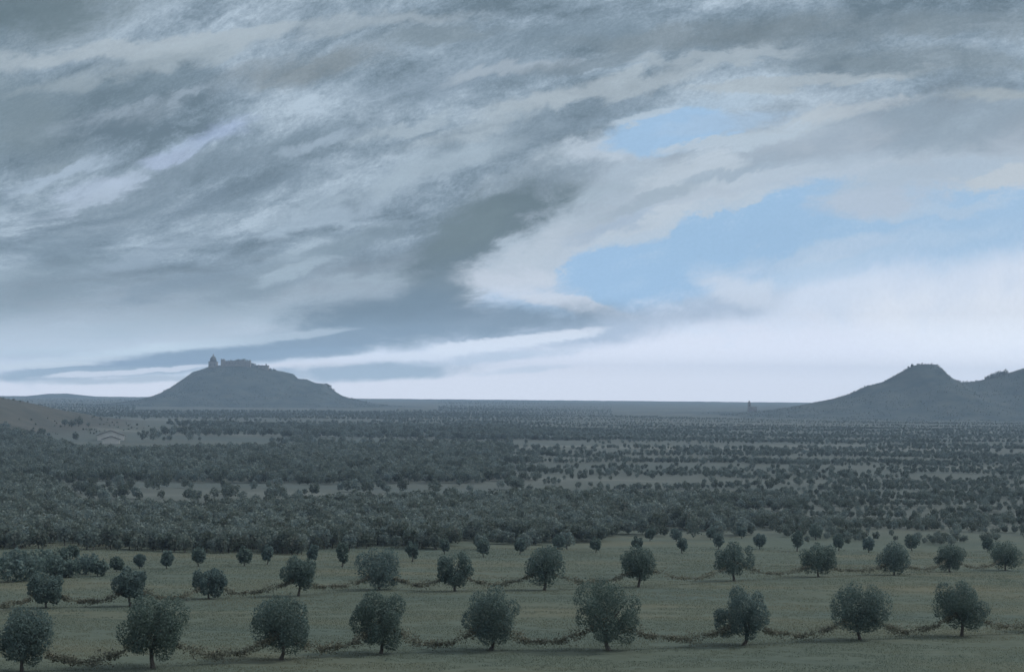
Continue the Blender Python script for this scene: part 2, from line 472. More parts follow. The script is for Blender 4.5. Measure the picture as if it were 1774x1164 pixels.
def ground_material():
    m = bpy.data.materials.new('meadow_and_fields')
    m.use_nodes = True
    t = m.node_tree
    b = t.nodes['Principled BSDF']
    b.inputs['Roughness'].default_value = .95
    b.inputs['Specular IOR Level'].default_value = .1
    def nn(ty, **kw):
        n = t.nodes.new(ty)
        for k, v in kw.items():
            setattr(n, k, v)
        return n
    def nz(scale, stretch, detail=6, w=0.0):
        mp = nn('ShaderNodeMapping')
        mp.inputs['Scale'].default_value = stretch
        mp.inputs['Location'].default_value = (w, w, 0)
        t.links.new(co.outputs['Object'], mp.inputs[0])
        n = nn('ShaderNodeTexNoise')
        n.inputs['Scale'].default_value = scale
        n.inputs['Detail'].default_value = detail
        n.inputs['Roughness'].default_value = .62
        t.links.new(mp.outputs[0], n.inputs['Vector'])
        return n.outputs[0]
    def ramp(s, stops):
        r_ = nn('ShaderNodeValToRGB')
        els = r_.color_ramp.elements
        els[0].position, els[0].color = stops[0][0], stops[0][1] + (1,)
        els[1].position, els[1].color = stops[-1][0], stops[-1][1] + (1,)
        for p, c in stops[1:-1]:
            k = els.new(p); k.color = c + (1,)
        t.links.new(s, r_.inputs[0])
        return r_.outputs[0]
    def mix(f, a, c):
        n = nn('ShaderNodeMix', data_type='RGBA')
        for i, v in ((0, f), (6, a), (7, c)):
            if isinstance(v, bpy.types.NodeSocket):
                t.links.new(v, n.inputs[i])
            else:
                n.inputs[i].default_value = v
        return n.outputs[2]
    def mr(v, a, c, d=0.0, e_=1.0):
        n = nn('ShaderNodeMapRange', interpolation_type='SMOOTHSTEP')
        t.links.new(v, n.inputs['Value'])
        for k, x in zip(('From Min', 'From Max', 'To Min', 'To Max'), (a, c, d, e_)):
            n.inputs[k].default_value = x
        return n.outputs[0]
    co = nn('ShaderNodeTexCoord')
    sx = nn('ShaderNodeSeparateXYZ')
    t.links.new(co.outputs['Object'], sx.inputs[0])
    # meadow: green grey grass with worn tan patches
    mead = ramp(nz(.045, (.5, 1, 1), 8), [(.32, (.049, .068, .056)), (.5, (.063, .078, .058)), (.68, (.088, .087, .056))])
    fine = nz(1.1, (1, 1, 1), 6, 31)
    mead = mix(mr(fine, .35, .75, 0, .45), mead, (.10, .125, .10, 1))
    # plain: strips of field, pasture and bare earth
    strip = ramp(nz(.006, (.22, 1, 1), 7, 7), [(.34, (.058, .076, .072)), (.47, (.072, .084, .074)), (.56, (.078, .09, .079)), (.64, (.135, .145, .13)), (.72, (.076, .086, .074))])
    plain = mix(mr(nz(.05, (.3, 1, 1), 5, 3), .4, .7, 0, .5), strip, (.08, .095, .085, 1))
    yy = nn('ShaderNodeMath', operation='ADD')
    t.links.new(sx.outputs[1], yy.inputs[0])
    w_ = nn('ShaderNodeMath', operation='MULTIPLY')
    t.links.new(nz(.02, (1, 1, 1), 4, 11), w_.inputs[0]); w_.inputs[1].default_value = 90
    t.links.new(w_.outputs[0], yy.inputs[1])
    c1 = mix(mr(yy.outputs[0], 400, 560), mead, plain)
    # dry hillside on the left, over the farm
    hs = mr(sx.outputs[2], 2.5, 9)
    far = mr(sx.outputs[1], 950, 1150)
    hm = nn('ShaderNodeMath', operation='MULTIPLY')
    t.links.new(hs, hm.inputs[0]); t.links.new(far, hm.inputs[1])
    dry = ramp(nz(.03, (1, 1, 1), 8, 5), [(.35, (.045, .052, .046)), (.65, (.072, .073, .062))])
    c2 = mix(hm.outputs[0], c1, dry)
    t.links.new(c2, b.inputs['Base Color'])
    bu = nn('ShaderNodeBump')
    bu.inputs['Strength'].default_value = .5
    bu.inputs['Distance'].default_value = .12
    t.links.new(fine, bu.inputs['Height'])
    t.links.new(bu.outputs[0], b.inputs['Normal'])
    return m


# ------------------------------------------------------------------ terrain
DY = [-400, 0, 10, 20, 40, 60, 80, 95, 118, 150, 190, 250, 310, 400, 500, 700, 1000, 1500, 20000]
DZ = [1.7, 1.7, 4.4, 7.2, 12, 15.6, 17.9, 18.8, 20.3, 23, 26, 31, 35.5, 41, 45, 48, 49.5, 50, 50]
_yy = np.linspace(-400, 3000, 6801)
_dd = np.interp(_yy, DY, DZ)
_k = np.hanning(49); _k /= _k.sum()
_ds = np.convolve(np.pad(_dd, 24, mode='edge'), _k, mode='valid')
SLX = [-1600, -1100, -750, -620, -560, -528, -510, -492, -462, -432, -379, -330, -280, 3000]
SLZ = [120, 100, 78, 54, 38, 28, 20, 12.5, 7.5, 5, 2.6, 1, 0, 0]


def hgt(x, y):
    x = np.asarray(x, float); y = np.asarray(y, float)
    z = EYE - np.interp(y, _yy, _ds)
    a = np.clip((np.hypot(x, y) - 60) / 500, 0, 1)
    z = z + (.16 + .5 * a) * (np.sin(x * .061 + 1.3) * np.sin(y * .047 + .4) + .6 * np.sin(x * .017 + y * .023 + 2.1))
    dy = np.where(y < 1450, (y - 1450) / 210., (y - 1450) / 420.)
    z = z + np.interp(x, SLX, SLZ) * np.exp(-dy * dy) * (1 + .05 * np.sin(x * .05) * np.sin(y * .06))
    return z


def ground_at(px, py, off=0.0):
    """where the ray through a photograph pixel meets the ground"""
    d = ray(px, py)
    ys = np.geomspace(30, 8900, 9000)
    diff = EYE + d.z * ys - hgt(d.x * ys, ys)
    i = int(np.argmax(diff < 0)) if (diff < 0).any() else len(ys) - 1
    y = ys[i]
    return float(d.x * y), float(y), float(hgt(d.x * y, y)) + off


def to_px(x, y, z):
    """photograph pixel of world points (arrays)"""
    p = np.stack([np.asarray(x, float), np.asarray(y, float), np.asarray(z, float) - EYE], -1) @ MN
    return 887 + F * p[..., 0] / -p[..., 2], 582 - F * p[..., 1] / -p[..., 2]


ang = np.concatenate([np.arange(-180, -46, 6.0), np.arange(-46, 46, .35), np.arange(46, 180, 6.0)])
rad = np.concatenate([[.5, 6], np.geomspace(12, 9000, 260)])
AA, RR = np.meshgrid(np.radians(ang), rad)
gx, gy = RR * np.sin(AA), RR * np.cos(AA)
gz = hgt(gx, gy)
nr, na = AA.shape
idx = np.arange(nr * na).reshape(nr, na)
f4 = np.stack([idx[:-1], np.roll(idx, -1, 1)[:-1], np.roll(idx, -1, 1)[1:], idx[1:]], -1).reshape(-1, 4)
gv = np.stack([gx, gy, gz], -1).reshape(-1, 3)
ground = link('ground', mesh_np('ground', gv, f4, True), ground_material())
tag(ground, kind='structure')

HILLS = []          # (function giving the height, x range, y range) for what grows on them


def make_hill(name, prof, D, front, back, seed, rough=.05, power=1.25):
    """a hill whose crest stands at depth D and whose outline passes through the given pixels"""
    xs, zs = [], []
    for px, py in prof:
        d = ray(px, py)
        xs.append(d.x * D); zs.append(max(EYE + d.z * D, 0))
    r_ = np.random.default_rng(seed)
    ph = r_.uniform(0, 6.28, 12)

    def f(x, y):
        v = np.where(y < D, (y - D) / front, (y - D) / back)
        g = np.clip(1 - np.abs(v), 0, 1)
        g = g ** power * (1 + (power - 1) * (1 - g)) if power != 1 else g
        w = 1.0 + 0 * v
        nzz = sum(np.sin(x * (.006 * 1.7 ** i) + y * (.005 * 1.6 ** i) + ph[i]) * np.sin(y * (.007 * 1.65 ** i) - x * .002 + ph[i + 6]) / 1.6 ** i for i in range(5))
        h = np.interp(x, xs, zs)
        # spurs and gullies appear away from the crest
        return h * g * (1 + rough * nzz * np.clip(np.abs(v) * 3, .12, 1)) - 1.2 * (1 - g)
    X = np.linspace(xs[0], xs[-1], 240)
    Y = np.concatenate([np.linspace(D - front, D, 70), np.linspace(D, D + back, 40)[1:]])
    XX, YY = np.meshgrid(X, Y)
    ZZ = f(XX, YY)
    i_ = np.arange(XX.size).reshape(XX.shape)
    q = np.stack([i_[:-1, :-1], i_[:-1, 1:], i_[1:, 1:], i_[1:, :-1]], -1).reshape(-1, 4)
    o = link(name, mesh_np(name, np.stack([XX, YY, ZZ], -1).reshape(-1, 3), q, True), hill_m)
    tag(o, kind='structure')
    HILLS.append((f, xs, (D - front, D + back), D))
    return f


hill_castle = make_hill('hill', [(215, 712), (240, 694), (258, 689), (278, 684), (300, 673), (312, 663), (320, 656), (334, 644), (346, 641), (360, 636), (380, 633), (410, 632),
                                 (440, 634), (465, 640), (490, 644), (508, 648), (516, 656), (532, 657), (545, 663), (562, 665), (575, 675), (590, 684),
                                 (605, 690), (630, 696), (670, 703), (720, 710), (760, 716)], 4500, 560, 700, 3, .05)
hill_right = make_hill('hill', [(1240, 728), (1330, 712), (1385, 703), (1410, 697), (1440, 691), (1475, 681), (1500, 669), (1530, 661), (1550, 650), (1567, 641), (1580, 634),
                                (1592, 631), (1606, 631), (1622, 631), (1630, 639), (1645, 655), (1665, 662), (1690, 661), (1715, 655), (1745, 647),
                                (1774, 638), (1840, 620), (1920, 618), (2000, 640), (2120, 690), (2200, 730)], 3300, 480, 600, 5, .06)
rise = make_hill('hill', [(1040, 728), (1130, 719), (1200, 715), (1290, 713), (1360, 708), (1420, 704), (1500, 706), (1640, 712), (1800, 735)], 3600, 500, 500, 8, .03)
far_left = make_hill('far_ridge_hill', [(-500, 676), (-200, 683), (0, 688), (60, 690), (79, 690), (83, 682), (119, 681.5), (124, 690), (200, 692), (300, 692), (420, 696)], 7600, 700, 700, 9, .03)
far_right = make_hill('far_ridge_hill', [(560, 697), (640, 692), (760, 692), (900, 693), (1050, 695), (1200, 696), (1390, 698), (1600, 700), (1900, 703), (2400, 712)], 8200, 600, 600, 10, .02)


# ------------------------------------------------------------------ trees
def leaf_cards(p, nrm, size, r_, jit=.65):
    """small four-cornered leaves at points p, facing nrm with jitter"""
    n = len(p)
    nrm = nrm + r_.normal(0, jit, (n, 3))
    nrm /= np.linalg.norm(nrm, axis=1, keepdims=True) + 1e-9
    t_ = np.cross(nrm, r_.normal(0, 1, (n, 3)))
    t_ /= np.linalg.norm(t_, axis=1, keepdims=True) + 1e-9
    b_ = np.cross(nrm, t_)
    s = size * r_.uniform(.6, 1.35, (n, 1))
    w = s * r_.uniform(.45, .8, (n, 1))
    v = np.stack([p - t_ * s, p - b_ * w + t_ * s * .1, p + t_ * s, p + b_ * w + t_ * s * .1], 1).reshape(-1, 3)
    return v, np.arange(n * 4).reshape(n, 4)


def crown_mesh(name, w, h, z0, n, size, seed, lobes=14, lump=.36, lean=(0, 0), flat=1.0, tall=1.0):
    """leaves gathered in lobes over an uneven egg-shaped volume: w wide, h high, from z0 up"""
    r_ = np.random.default_rng(seed)
    cz, rx, rz = z0 + h * .5, w * .5, h * .5
    cs, rs = [], []
    for i in range(lobes):
        a = i * 2.399 + r_.uniform(-.5, .5)
        u = np.clip((i + .5) / lobes * 1.85 - .9 + r_.uniform(-.12, .12), -.92, .97)
        q = math.sqrt(max(0, 1 - u * u))
        lr = lump * r_.uniform(.6, 1.25)
        sh = 1 - lr * r_.uniform(.68, 1.0)
        taper = 1 - .18 * max(0, -u)
        cs.append((math.cos(a) * q * rx * sh * taper + lean[0] * u, math.sin(a) * q * rx * flat * sh * taper + lean[1] * u, cz + u * rz * sh * tall))
        rs.append(lr * (rx * .5 + rz * .5))
    cs.append((0, 0, cz)); rs.append(min(rx, rz) * .72)
    cs, rs = np.array(cs), np.array(rs)
    pr = rs ** 2; pr[-1] *= .55; pr /= pr.sum()
    k = r_.choice(len(rs), n, p=pr)
    d = r_.normal(0, 1, (n, 3)); d /= np.linalg.norm(d, axis=1, keepdims=True)
    rr = rs[k] * (.55 + .45 * r_.uniform(0, 1, n) ** .5)
    stray = r_.uniform(0, 1, n) < .05
    rr = np.where(stray, rs[k] * r_.uniform(1.0, 1.22, n), rr)
    p = cs[k] + d * rr[:, None] * np.array([1, 1, 1.18])
    v, f = leaf_cards(p, d, size, r_)
    return mesh_np(name, v, f)


def trunk_mesh(name, h, r0, z0, w, seed, n=6):
    """a tapering trunk with limbs reaching into the crown"""
    r_ = random.Random(seed)
    m = MB()
    bx, by = r_.uniform(-.06, .06) * h, r_.uniform(-.06, .06) * h
    fork = z0 + (h - z0) * .22
    m.tube([(0, 0, -.3), (0, 0, .02), (bx * .3, by * .3, z0 * .5), (bx * .7, by * .7, z0), (bx, by, fork)], [r0 * 1.6, r0 * 1.25, r0, r0 * .9, r0 * .75], n)
    for i in range(5):
        a = i * 1.257 + r_.uniform(-.4, .4)
        L_ = w * r_.uniform(.26, .38)
        zt = z0 + (h - z0) * r_.uniform(.45, .8)
        m.tube([(bx, by, fork - .05 * h), (bx + math.cos(a) * L_ * .45, by + math.sin(a) * L_ * .45, (fork + zt) * .5),
                (bx + math.cos(a) * L_, by + math.sin(a) * L_, zt)], [r0 * .5, r0 * .34, r0 * .12], 5)
    me = bpy.data.meshes.new(name)
    me.from_pydata(m.v, [], m.f)
    me.update()
    return me


def orchard_tree(spec, i, leaves, size, label, group, name='orchard_tree', vis=.07):
    px, py, w_px, top = spec[:4]
    x, y, z = ground_at(px, py)
    s = y / F
    H, wd = (py - top) * s, w_px * s
    z0 = H * (spec[4] if len(spec) > 4 else vis)
    t = empty(name, (x, y, z), 0)
    link('trunk', trunk_mesh('trunk', H, .034 * H, z0, wd, 50 + i), bark_m, t)
    r_ = random.Random(200 + i)
    link('crown', crown_mesh('crown', wd * 1.12, (H - z0) * 1.04, z0, leaves, size, 300 + i, lobes=r_.choice((10, 12, 15)), lump=r_.uniform(.34, .48),
                             lean=(r_.uniform(-.08, .08) * wd, 0)), leaf_m, t)
    tag(t, label, 'tree', group)
    return (x, y, z, H, wd)


ROW1 = [(38, 1163, 86, 1058), (265, 1157, 114, 1040, .12), (487, 1143, 100, 1040, .12), (660, 1132, 92, 1028), (850, 1126, 92, 1025), (1055, 1127, 110, 1012),
        (1289, 1117, 90, 1021), (1490, 1108, 94, 1017, .13), (1666, 1102, 92, 1014, .16), (1850, 1094, 90, 1006)]
LAB1 = ['dark round orchard tree cut by the left edge in the front row',
        'broad dark front-row orchard tree, second from the left, crown almost touching the grass',
        'low wide orchard tree with notched top, third from the left in the front row',
        'upright orchard tree with a thick pale trunk, fourth from the left in the front row',
        'round orchard tree on a slim trunk, fifth from the left in the front row',
        'largest and tallest orchard tree, front row, right of the middle',
        'oval orchard tree, third from the right in the front row',
        'round bushy orchard tree, second from the right in the front row',
        'rightmost orchard tree seen whole in the front row, on a short trunk',
        'orchard tree past the right edge at the end of the front row']
G1 = 'orchard trees of the front row'
T1 = [orchard_tree(s, i, 12500, .072, LAB1[i], G1) for i, s in enumerate(ROW1)]
ROW2 = [(-62, 1062, 60, 1000), (80, 1053, 60, 992), (226, 1050, 58, 985, .16), (362, 1037, 56, 986, .08), (517, 1032, 62, 968, .2), (657, 1021, 78, 955, .06), (788, 1024, 60, 956, .08),
        (943, 1022, 62, 948, .1), (1106, 1017, 60, 950, .18), (1272, 1006, 70, 944, .16), (1418, 999, 62, 944, .08), (1549, 996, 54, 945, .06),
        (1646, 991, 49, 945, .06), (1742, 988, 52, 942, .06)]
ORD = ['first', 'second', 'third', 'fourth', 'fifth', 'sixth', 'seventh', 'eighth', 'ninth', 'tenth', 'eleventh', 'twelfth', 'thirteenth', 'fourteenth',
       'fifteenth', 'sixteenth', 'seventeenth', 'eighteenth', 'nineteenth', 'twentieth', 'twenty-first', 'twenty-second', 'twenty-third', 'twenty-fourth', 'twenty-fifth',
       'twenty-sixth', 'twenty-seventh', 'twenty-eighth', 'twenty-ninth', 'thirtieth']
LK2 = ['orchard tree just past the left edge at the end of the second row', 'leftmost small round orchard tree of the second row',
       'orchard tree with visible slim trunk, second from left in the second row', 'small ball-shaped orchard tree, third from left in the second row',
       'wedge-shaped orchard tree, fourth from left in the second row', 'widest orchard tree of the second row, fifth from left',
       'narrow upright orchard tree, sixth from left in the second row', 'tall oval orchard tree at the middle of the second row, seventh from left',
       'spreading orchard tree on a thin trunk, eighth from left in the second row', 'broad flat-topped orchard tree, ninth from left in the second row',
       'tenth orchard tree from left in the second row, fourth from the right edge', 'low round orchard tree, third from the right in the second row',
       'small ball-shaped orchard tree, second from the right in the second row', 'rightmost small round orchard tree of the second row']
G2 = 'orchard trees of the second row'
T2 = [orchard_tree(s, 20 + i, 6000, .12, LK2[i], G2) for i, s in enumerate(ROW2)]
# small trees strung along the far side of the meadow
ROW3 = [(125, 968, 22, 945), (202, 990, 24, 966), (242, 985, 18, 960), (289, 985, 18, 955), (344, 981, 20, 950), (423, 980, 24, 948), (463, 978, 16, 944), (541, 977, 16, 942),
        (593, 982, 17, 940), (714, 973, 20, 938), (770, 960, 16, 934), (838, 965, 20, 935), (901, 960, 17, 932), (968, 956, 20, 925), (1032, 957, 20, 932),
        (1104, 954, 18, 930), (1126, 937, 18, 915), (1182, 959, 14, 930), (1171, 938, 20, 916), (1231, 935, 17, 915), (1245, 951, 17, 925), (1285, 933, 16, 912), (1316, 951, 20, 925),
        (1381, 955, 18, 920), (1413, 935, 22, 908), (1453, 954, 18, 925), (1505, 957, 20, 930), (1580, 954, 24, 926), (1711, 955, 18, 932)]
T3 = [orchard_tree(s, 60 + i, 1100, .2, 'small dark narrow-based tree at the wood edge of the meadow, %s from the left' % ORD[i], 'small trees at the wood edge of the meadow', 'field_tree', .12)
      for i, s in enumerate(ROW3)]


# ------------------------------------------------------------------ vine garlands slung from tree to tree
def garland(a, b, i, label, group, n, size, low):
    r_ = np.random.default_rng(700 + i)
    ha, hb = a[3] * .54, b[3] * .54
    p0 = np.array([a[0], a[1], a[2] + ha]); p1 = np.array([b[0], b[1], b[2] + hb])
    tt = np.linspace(0, 1, 41)
    skew = r_.uniform(.85, 1.2)
    sag = .5 * (ha + hb) - low * .5 * (a[3] + b[3])
    def cur(t_):
        t_ = np.asarray(t_)
        p = p0[None] * (1 - t_)[:, None] + p1[None] * t_[:, None]
        g = hgt(p[:, 0], p[:, 1])
        lin_ = g + ha * (1 - t_) + hb * t_
        u = t_ ** skew
        p[:, 2] = lin_ - sag * (4 * u * (1 - u)) ** .95 + .05 * np.sin(t_ * 23 + i) + .07 * np.sin(t_ * 9 + 2 * i)
        p[:, 2] = np.maximum(p[:, 2], g + .12)
        return p
    ps = cur(tt)
    org = ps[20].copy(); org[2] = float(hgt(org[0], org[1]))
    t = empty('vine_garland', org, 0)
    m = MB()
    m.tube([tuple(p - org) for p in ps], [.014] * len(ps), 5)
    m.build('vine_stem', bark_m, t)
    # bunches of leaves, thicker here and thin there
    q = r_.uniform(.03, .97, n)
    dens = .45 + .55 * np.sin(q * r_.uniform(26, 40) + i) * np.sin(q * 11 + i * 2)
    q = q[r_.uniform(0, 1, n) < np.clip(dens + .25, .12, 1)]
    c = cur(q)
    sp_ = .13 + .22 * np.clip(np.sin(q * 19 + i) * np.sin(q * 7.3), 0, 1)
    off = r_.normal(0, 1, (len(q), 3)) * sp_[:, None] * np.array([1, 1, 1.0]) - np.array([0, 0, .06])
    v, f = leaf_cards(c + off - org, off + np.array([0, -.3, .3]), size, r_)
    link('vine_leaves', mesh_np('vine_leaves', v, f), vine_m, t)
    tag(t, label, 'vine garland', group)


for i in range(len(T1) - 1):
    garland(T1[i], T1[i + 1], i, 'sagging leafy vine garland between the %s and %s front-row trees from the left' % (ORD[i], ORD[i + 1]),
            'vine garlands between the front-row trees', 2600, .085, .15)
for i in range(len(T2) - 1):
    garland(T2[i], T2[i + 1], 20 + i, 'thin second-row vine garland from ' + ('a tree past the left edge to the leftmost tree' if i == 0 else
            'the %s tree from the left to the %s' % (ORD[i - 1], ORD[i])), 'vine garlands between the second-row trees', 1900, .11, .17)

# ------------------------------------------------------------------ woodland on the plain
PROTO = []
for i in range(8):
    w, h = [(5.2, 4.6), (4.6, 5.2), (6.0, 4.8), (4.4, 4.4), (5.6, 5.6), (4.0, 5.4), (6.4, 5.2), (5.0, 4.2)][i]
    PROTO.append((crown_mesh('crown', w, h, .7, 430, .36, 900 + i, lobes=11, lump=.4), trunk_mesh('trunk', h + .7, .16, .8, w, 900 + i, 5)))


def wedge(px, xs, ys):
    return np.interp(px, xs, ys)


def vnoise(x, y, s, seed):
    """smooth value noise in 0..1"""
    r_ = np.random.default_rng(seed)
    tb = r_.uniform(0, 1, (256, 256))
    x, y = x / s[0] + 37.3, y / s[1] + 11.7
    xi, yi = np.floor(x).astype(int), np.floor(y).astype(int)
    u, v = x - xi, y - yi
    u, v = u * u * (3 - 2 * u), v * v * (3 - 2 * v)
    g = lambda a, b: tb[a % 256, b % 256]
    return (g(xi, yi) * (1 - u) + g(xi + 1, yi) * u) * (1 - v) + (g(xi, yi + 1) * (1 - u) + g(xi + 1, yi + 1) * u) * v


def grid_points(d0, d1, cell):
    pts_ = []
    ys = np.arange(d0, d1, cell)
    for y in ys:
        hw = .46 * y + 35
        xs = np.arange(-hw, hw, cell)
        pts_.append(np.stack([xs + rng.uniform(-.48, .48, len(xs)) * cell, y + rng.uniform(-.48, .48, len(xs)) * cell], 1))
    return np.concatenate(pts_)


def pick(pts_, dens):
    z = hgt(pts_[:, 0], pts_[:, 1])
    px, py = to_px(pts_[:, 0], pts_[:, 1], z)
    d = dens(px, py, pts_[:, 0], pts_[:, 1])
    k = rng.uniform(0, 1, len(d)) < d
    return np.column_stack([pts_[k], z[k]])


LOW = ([0, 60, 110, 200, 250, 400, 480, 560, 720, 800, 900, 1000, 1060, 1120, 1300, 1500, 1774], [956, 952, 948, 962, 966, 965, 962, 957, 951, 946, 944, 940, 930, 922, 926, 938, 942])
UP = ([0, 90, 150, 400, 600, 870, 1000, 1774], [845, 850, 892, 888, 878, 872, 868, 866])


def dens_a(px, py, x, y):
    inside = (py < wedge(px, *LOW) + 22 * (vnoise(x, y, (9, 14), 33) - .62) + 14 * (vnoise(x, y, (3, 4), 34) > .8)) & (py > wedge(px, *UP))
    n_ = vnoise(x, y, (26, 15), 1)
    left = np.clip((1080 - px) / 120, 0, 1)
    d = left * np.where(n_ > .2, .95, .35) + (1 - left) * np.where(vnoise(x, y, (110, 13), 2) * .7 + vnoise(x, y, (24, 10), 3) * .3 > .60, .9, .03)
    return d * inside


def dens_g(px, py, x, y):
    b = (py <= wedge(px, *UP)) & (py > 838)
    b = b & ((px < 900) | (vnoise(x, y, (250, 20), 18) > .4))
    side = (px < 95) * .8 + (px > 880) * np.where(vnoise(x, y, (90, 16), 5) > .6, .8, .05)
    return b * (side + .03 + .5 * (vnoise(x, y, (30, 12), 6) > .82))


def dens_b(px, py, x, y):
    b = (py <= 838) & (py > wedge(px, [0, 90, 150, 250, 330, 600, 870, 1774], [735, 772, 783, 788, 784, 779, 777, 772]))
    left = np.clip((900 - px) / 90, 0, 1)
    row = vnoise(x, y, (230, 17), 7) * .75 + vnoise(x, y, (40, 12), 17) * .25
    d = left * np.where(vnoise(x, y, (60, 30), 8) > .16, .95, .3) + (1 - left) * np.where(row > .69, .8, .02)
    return d * b


PA = pick(grid_points(300, 760, 3.3), dens_a)
PG = pick(grid_points(560, 900, 5.0), dens_g)
PB = pick(grid_points(730, 1750, 5.6), dens_b)


def hedges(d0, d1, n, seed, gap=5.5, x_lo=None, tilt=.12, lanes=3):
    """rows of trees along field edges"""
    r_ = np.random.default_rng(seed)
    out = []
    for _ in range(n):
        y = d0 * (d1 / d0) ** r_.uniform(0, 1)
        hw = .46 * y + 20
        x0 = r_.uniform(-hw, hw) if x_lo is None else r_.uniform(x_lo * y - 30, hw); ln = r_.uniform(.05, .34) * y
        sp_ = gap + y * .0016
        xs = np.arange(x0, min(x0 + ln, hw), sp_)
        if len(xs) < 2:
            continue
        sl = r_.uniform(-tilt, tilt)
        for lane in range(r_.integers(1, lanes)):
            k = r_.uniform(0, 1, len(xs)) < .85
            out.append(np.stack([xs + r_.uniform(-.4, .4, len(xs)) * sp_, y + (xs - x0) * sl + lane * sp_ * 1.2 + r_.uniform(-.4, .4, len(xs)) * sp_], 1)[k])
    p = np.concatenate(out)
    return np.column_stack([p, hgt(p[:, 0], p[:, 1])])


PR = hedges(430, 1700, 78, 23, 1.9, .0, .04, 3)
PF = np.concatenate([PR, hedges(1480, 4200, 300, 21, 4.2, None, .05), hedges(4200, 8000, 60, 22)])
PM = pick(grid_points(1200, 3000, 11), lambda px, py, x, y: np.where(vnoise(x, y, (420, 40), 9) * .8 + vnoise(x, y, (50, 26), 19) * .2 > .60, .55, .012) * (py < np.where(px > 470, 783, 757 + 8 * (vnoise(x, y, (60, 40), 35) > .6))))
# the nearest of them, those that show largest, are trees of their own
def bare(P):
    """keep the dry hillside, the slopes of the far hills and the farm's fields open"""
    px, py = to_px(P[:, 0], P[:, 1], P[:, 2])
    slope = (P[:, 1] > 1120) & (P[:, 1] < 2300) & (np.interp(P[:, 0], SLX, SLZ) > 2.5) & (P[:, 2] > 2.0)
    out = slope & ~((px < 118) & (py > 752 + .1 * px))
    out |= (px > 1060) & (py < 727 - np.clip((1350 - px) / 40, 0, 8))
    out |= (px > 235) & (px < 760) & (py < 712)
    return P[~out]


PB, PM, PF = bare(PB), bare(PM), bare(PF)
P0 = np.concatenate([PA, PG])
px0, py0 = to_px(P0[:, 0], P0[:, 1], P0[:, 2])
seen = (px0 > -12) & (px0 < 1786)
order = np.argsort(P0[:, 1] + (~seen) * 1e5)
NEAR = order[:255]
rest = np.setdiff1d(np.arange(len(P0)), NEAR)
first = [None] * 8
CROWNS = []
for j, q in enumerate(NEAR):
    x, y, z = P0[q]
    k = int(rng.integers(8))
    t = empty('woodland_tree', (x, y, z), float(rng.uniform(0, 6.28)))
    s = float(rng.uniform(.5, 1.0))
    t.scale = (s, s, s * float(rng.uniform(.85, 1.1)))
    c_ = link('crown', PROTO[k][0], wood_leaf_m, t)
    link('trunk', PROTO[k][1], bark_m, t)
    if first[k] is None:
        first[k] = c_
    xx = px0[q]
    if xx < 300:
        lb, gp = 'bushy tree in the near edge of the wood at the far left', 'trees in the near edge of the wood, far left'
    elif xx < 700:
        lb, gp = 'bushy tree in the near edge of the wood, left of the middle', 'trees in the near edge of the wood, left of the middle'
    elif xx < 1060:
        lb, gp = 'bushy tree in the near edge of the wood, about the middle', 'trees in the near edge of the wood, about the middle'
    else:
        lb, gp = 'bushy tree in the broken near edge of the wood on the right', 'trees in the near edge of the wood, right'
    tag(t, lb, 'tree', gp)
    if xx > 1060:
        t.scale *= .8
# blue-green bushes at the left end of the second row
BUSH = [(12, 1008, 58, 968), (48, 1006, 60, 970), (88, 1000, 50, 966), (66, 985, 60, 955), (118, 1000, 40, 972), (150, 995, 44, 962), (170, 998, 32, 970), (-30, 1010, 60, 972), (100, 978, 44, 952), (22, 985, 44, 955)]
BL = ['low', 'wide', 'rounded', 'broad', 'small', 'tall', 'squat', 'outermost', 'upper', 'dark']
for i, s in enumerate(BUSH):
    orchard_tree(s, 120 + i, 700, .24, ['blue-green bush at the left edge before the wood, nearest the corner', 'wide blue-green bush second from the left edge before the wood',
                 'blue-green bush third from the left in the low clump before the wood', 'broad bush behind the front ones of the clump at left before the wood',
                 'small bush before the taller bush at the right end of the left clump', 'tall bush near the right end of the clump at left before the wood',
                 'rightmost squat bush of the clump at left before the wood', 'bush of the left clump cut by the left edge',
                 'highest standing bush of the clump at left before the wood', 'dark bush behind the corner bush at the left edge'][i],
                 'bushes in the clump at the left before the wood', 'bush', .04)


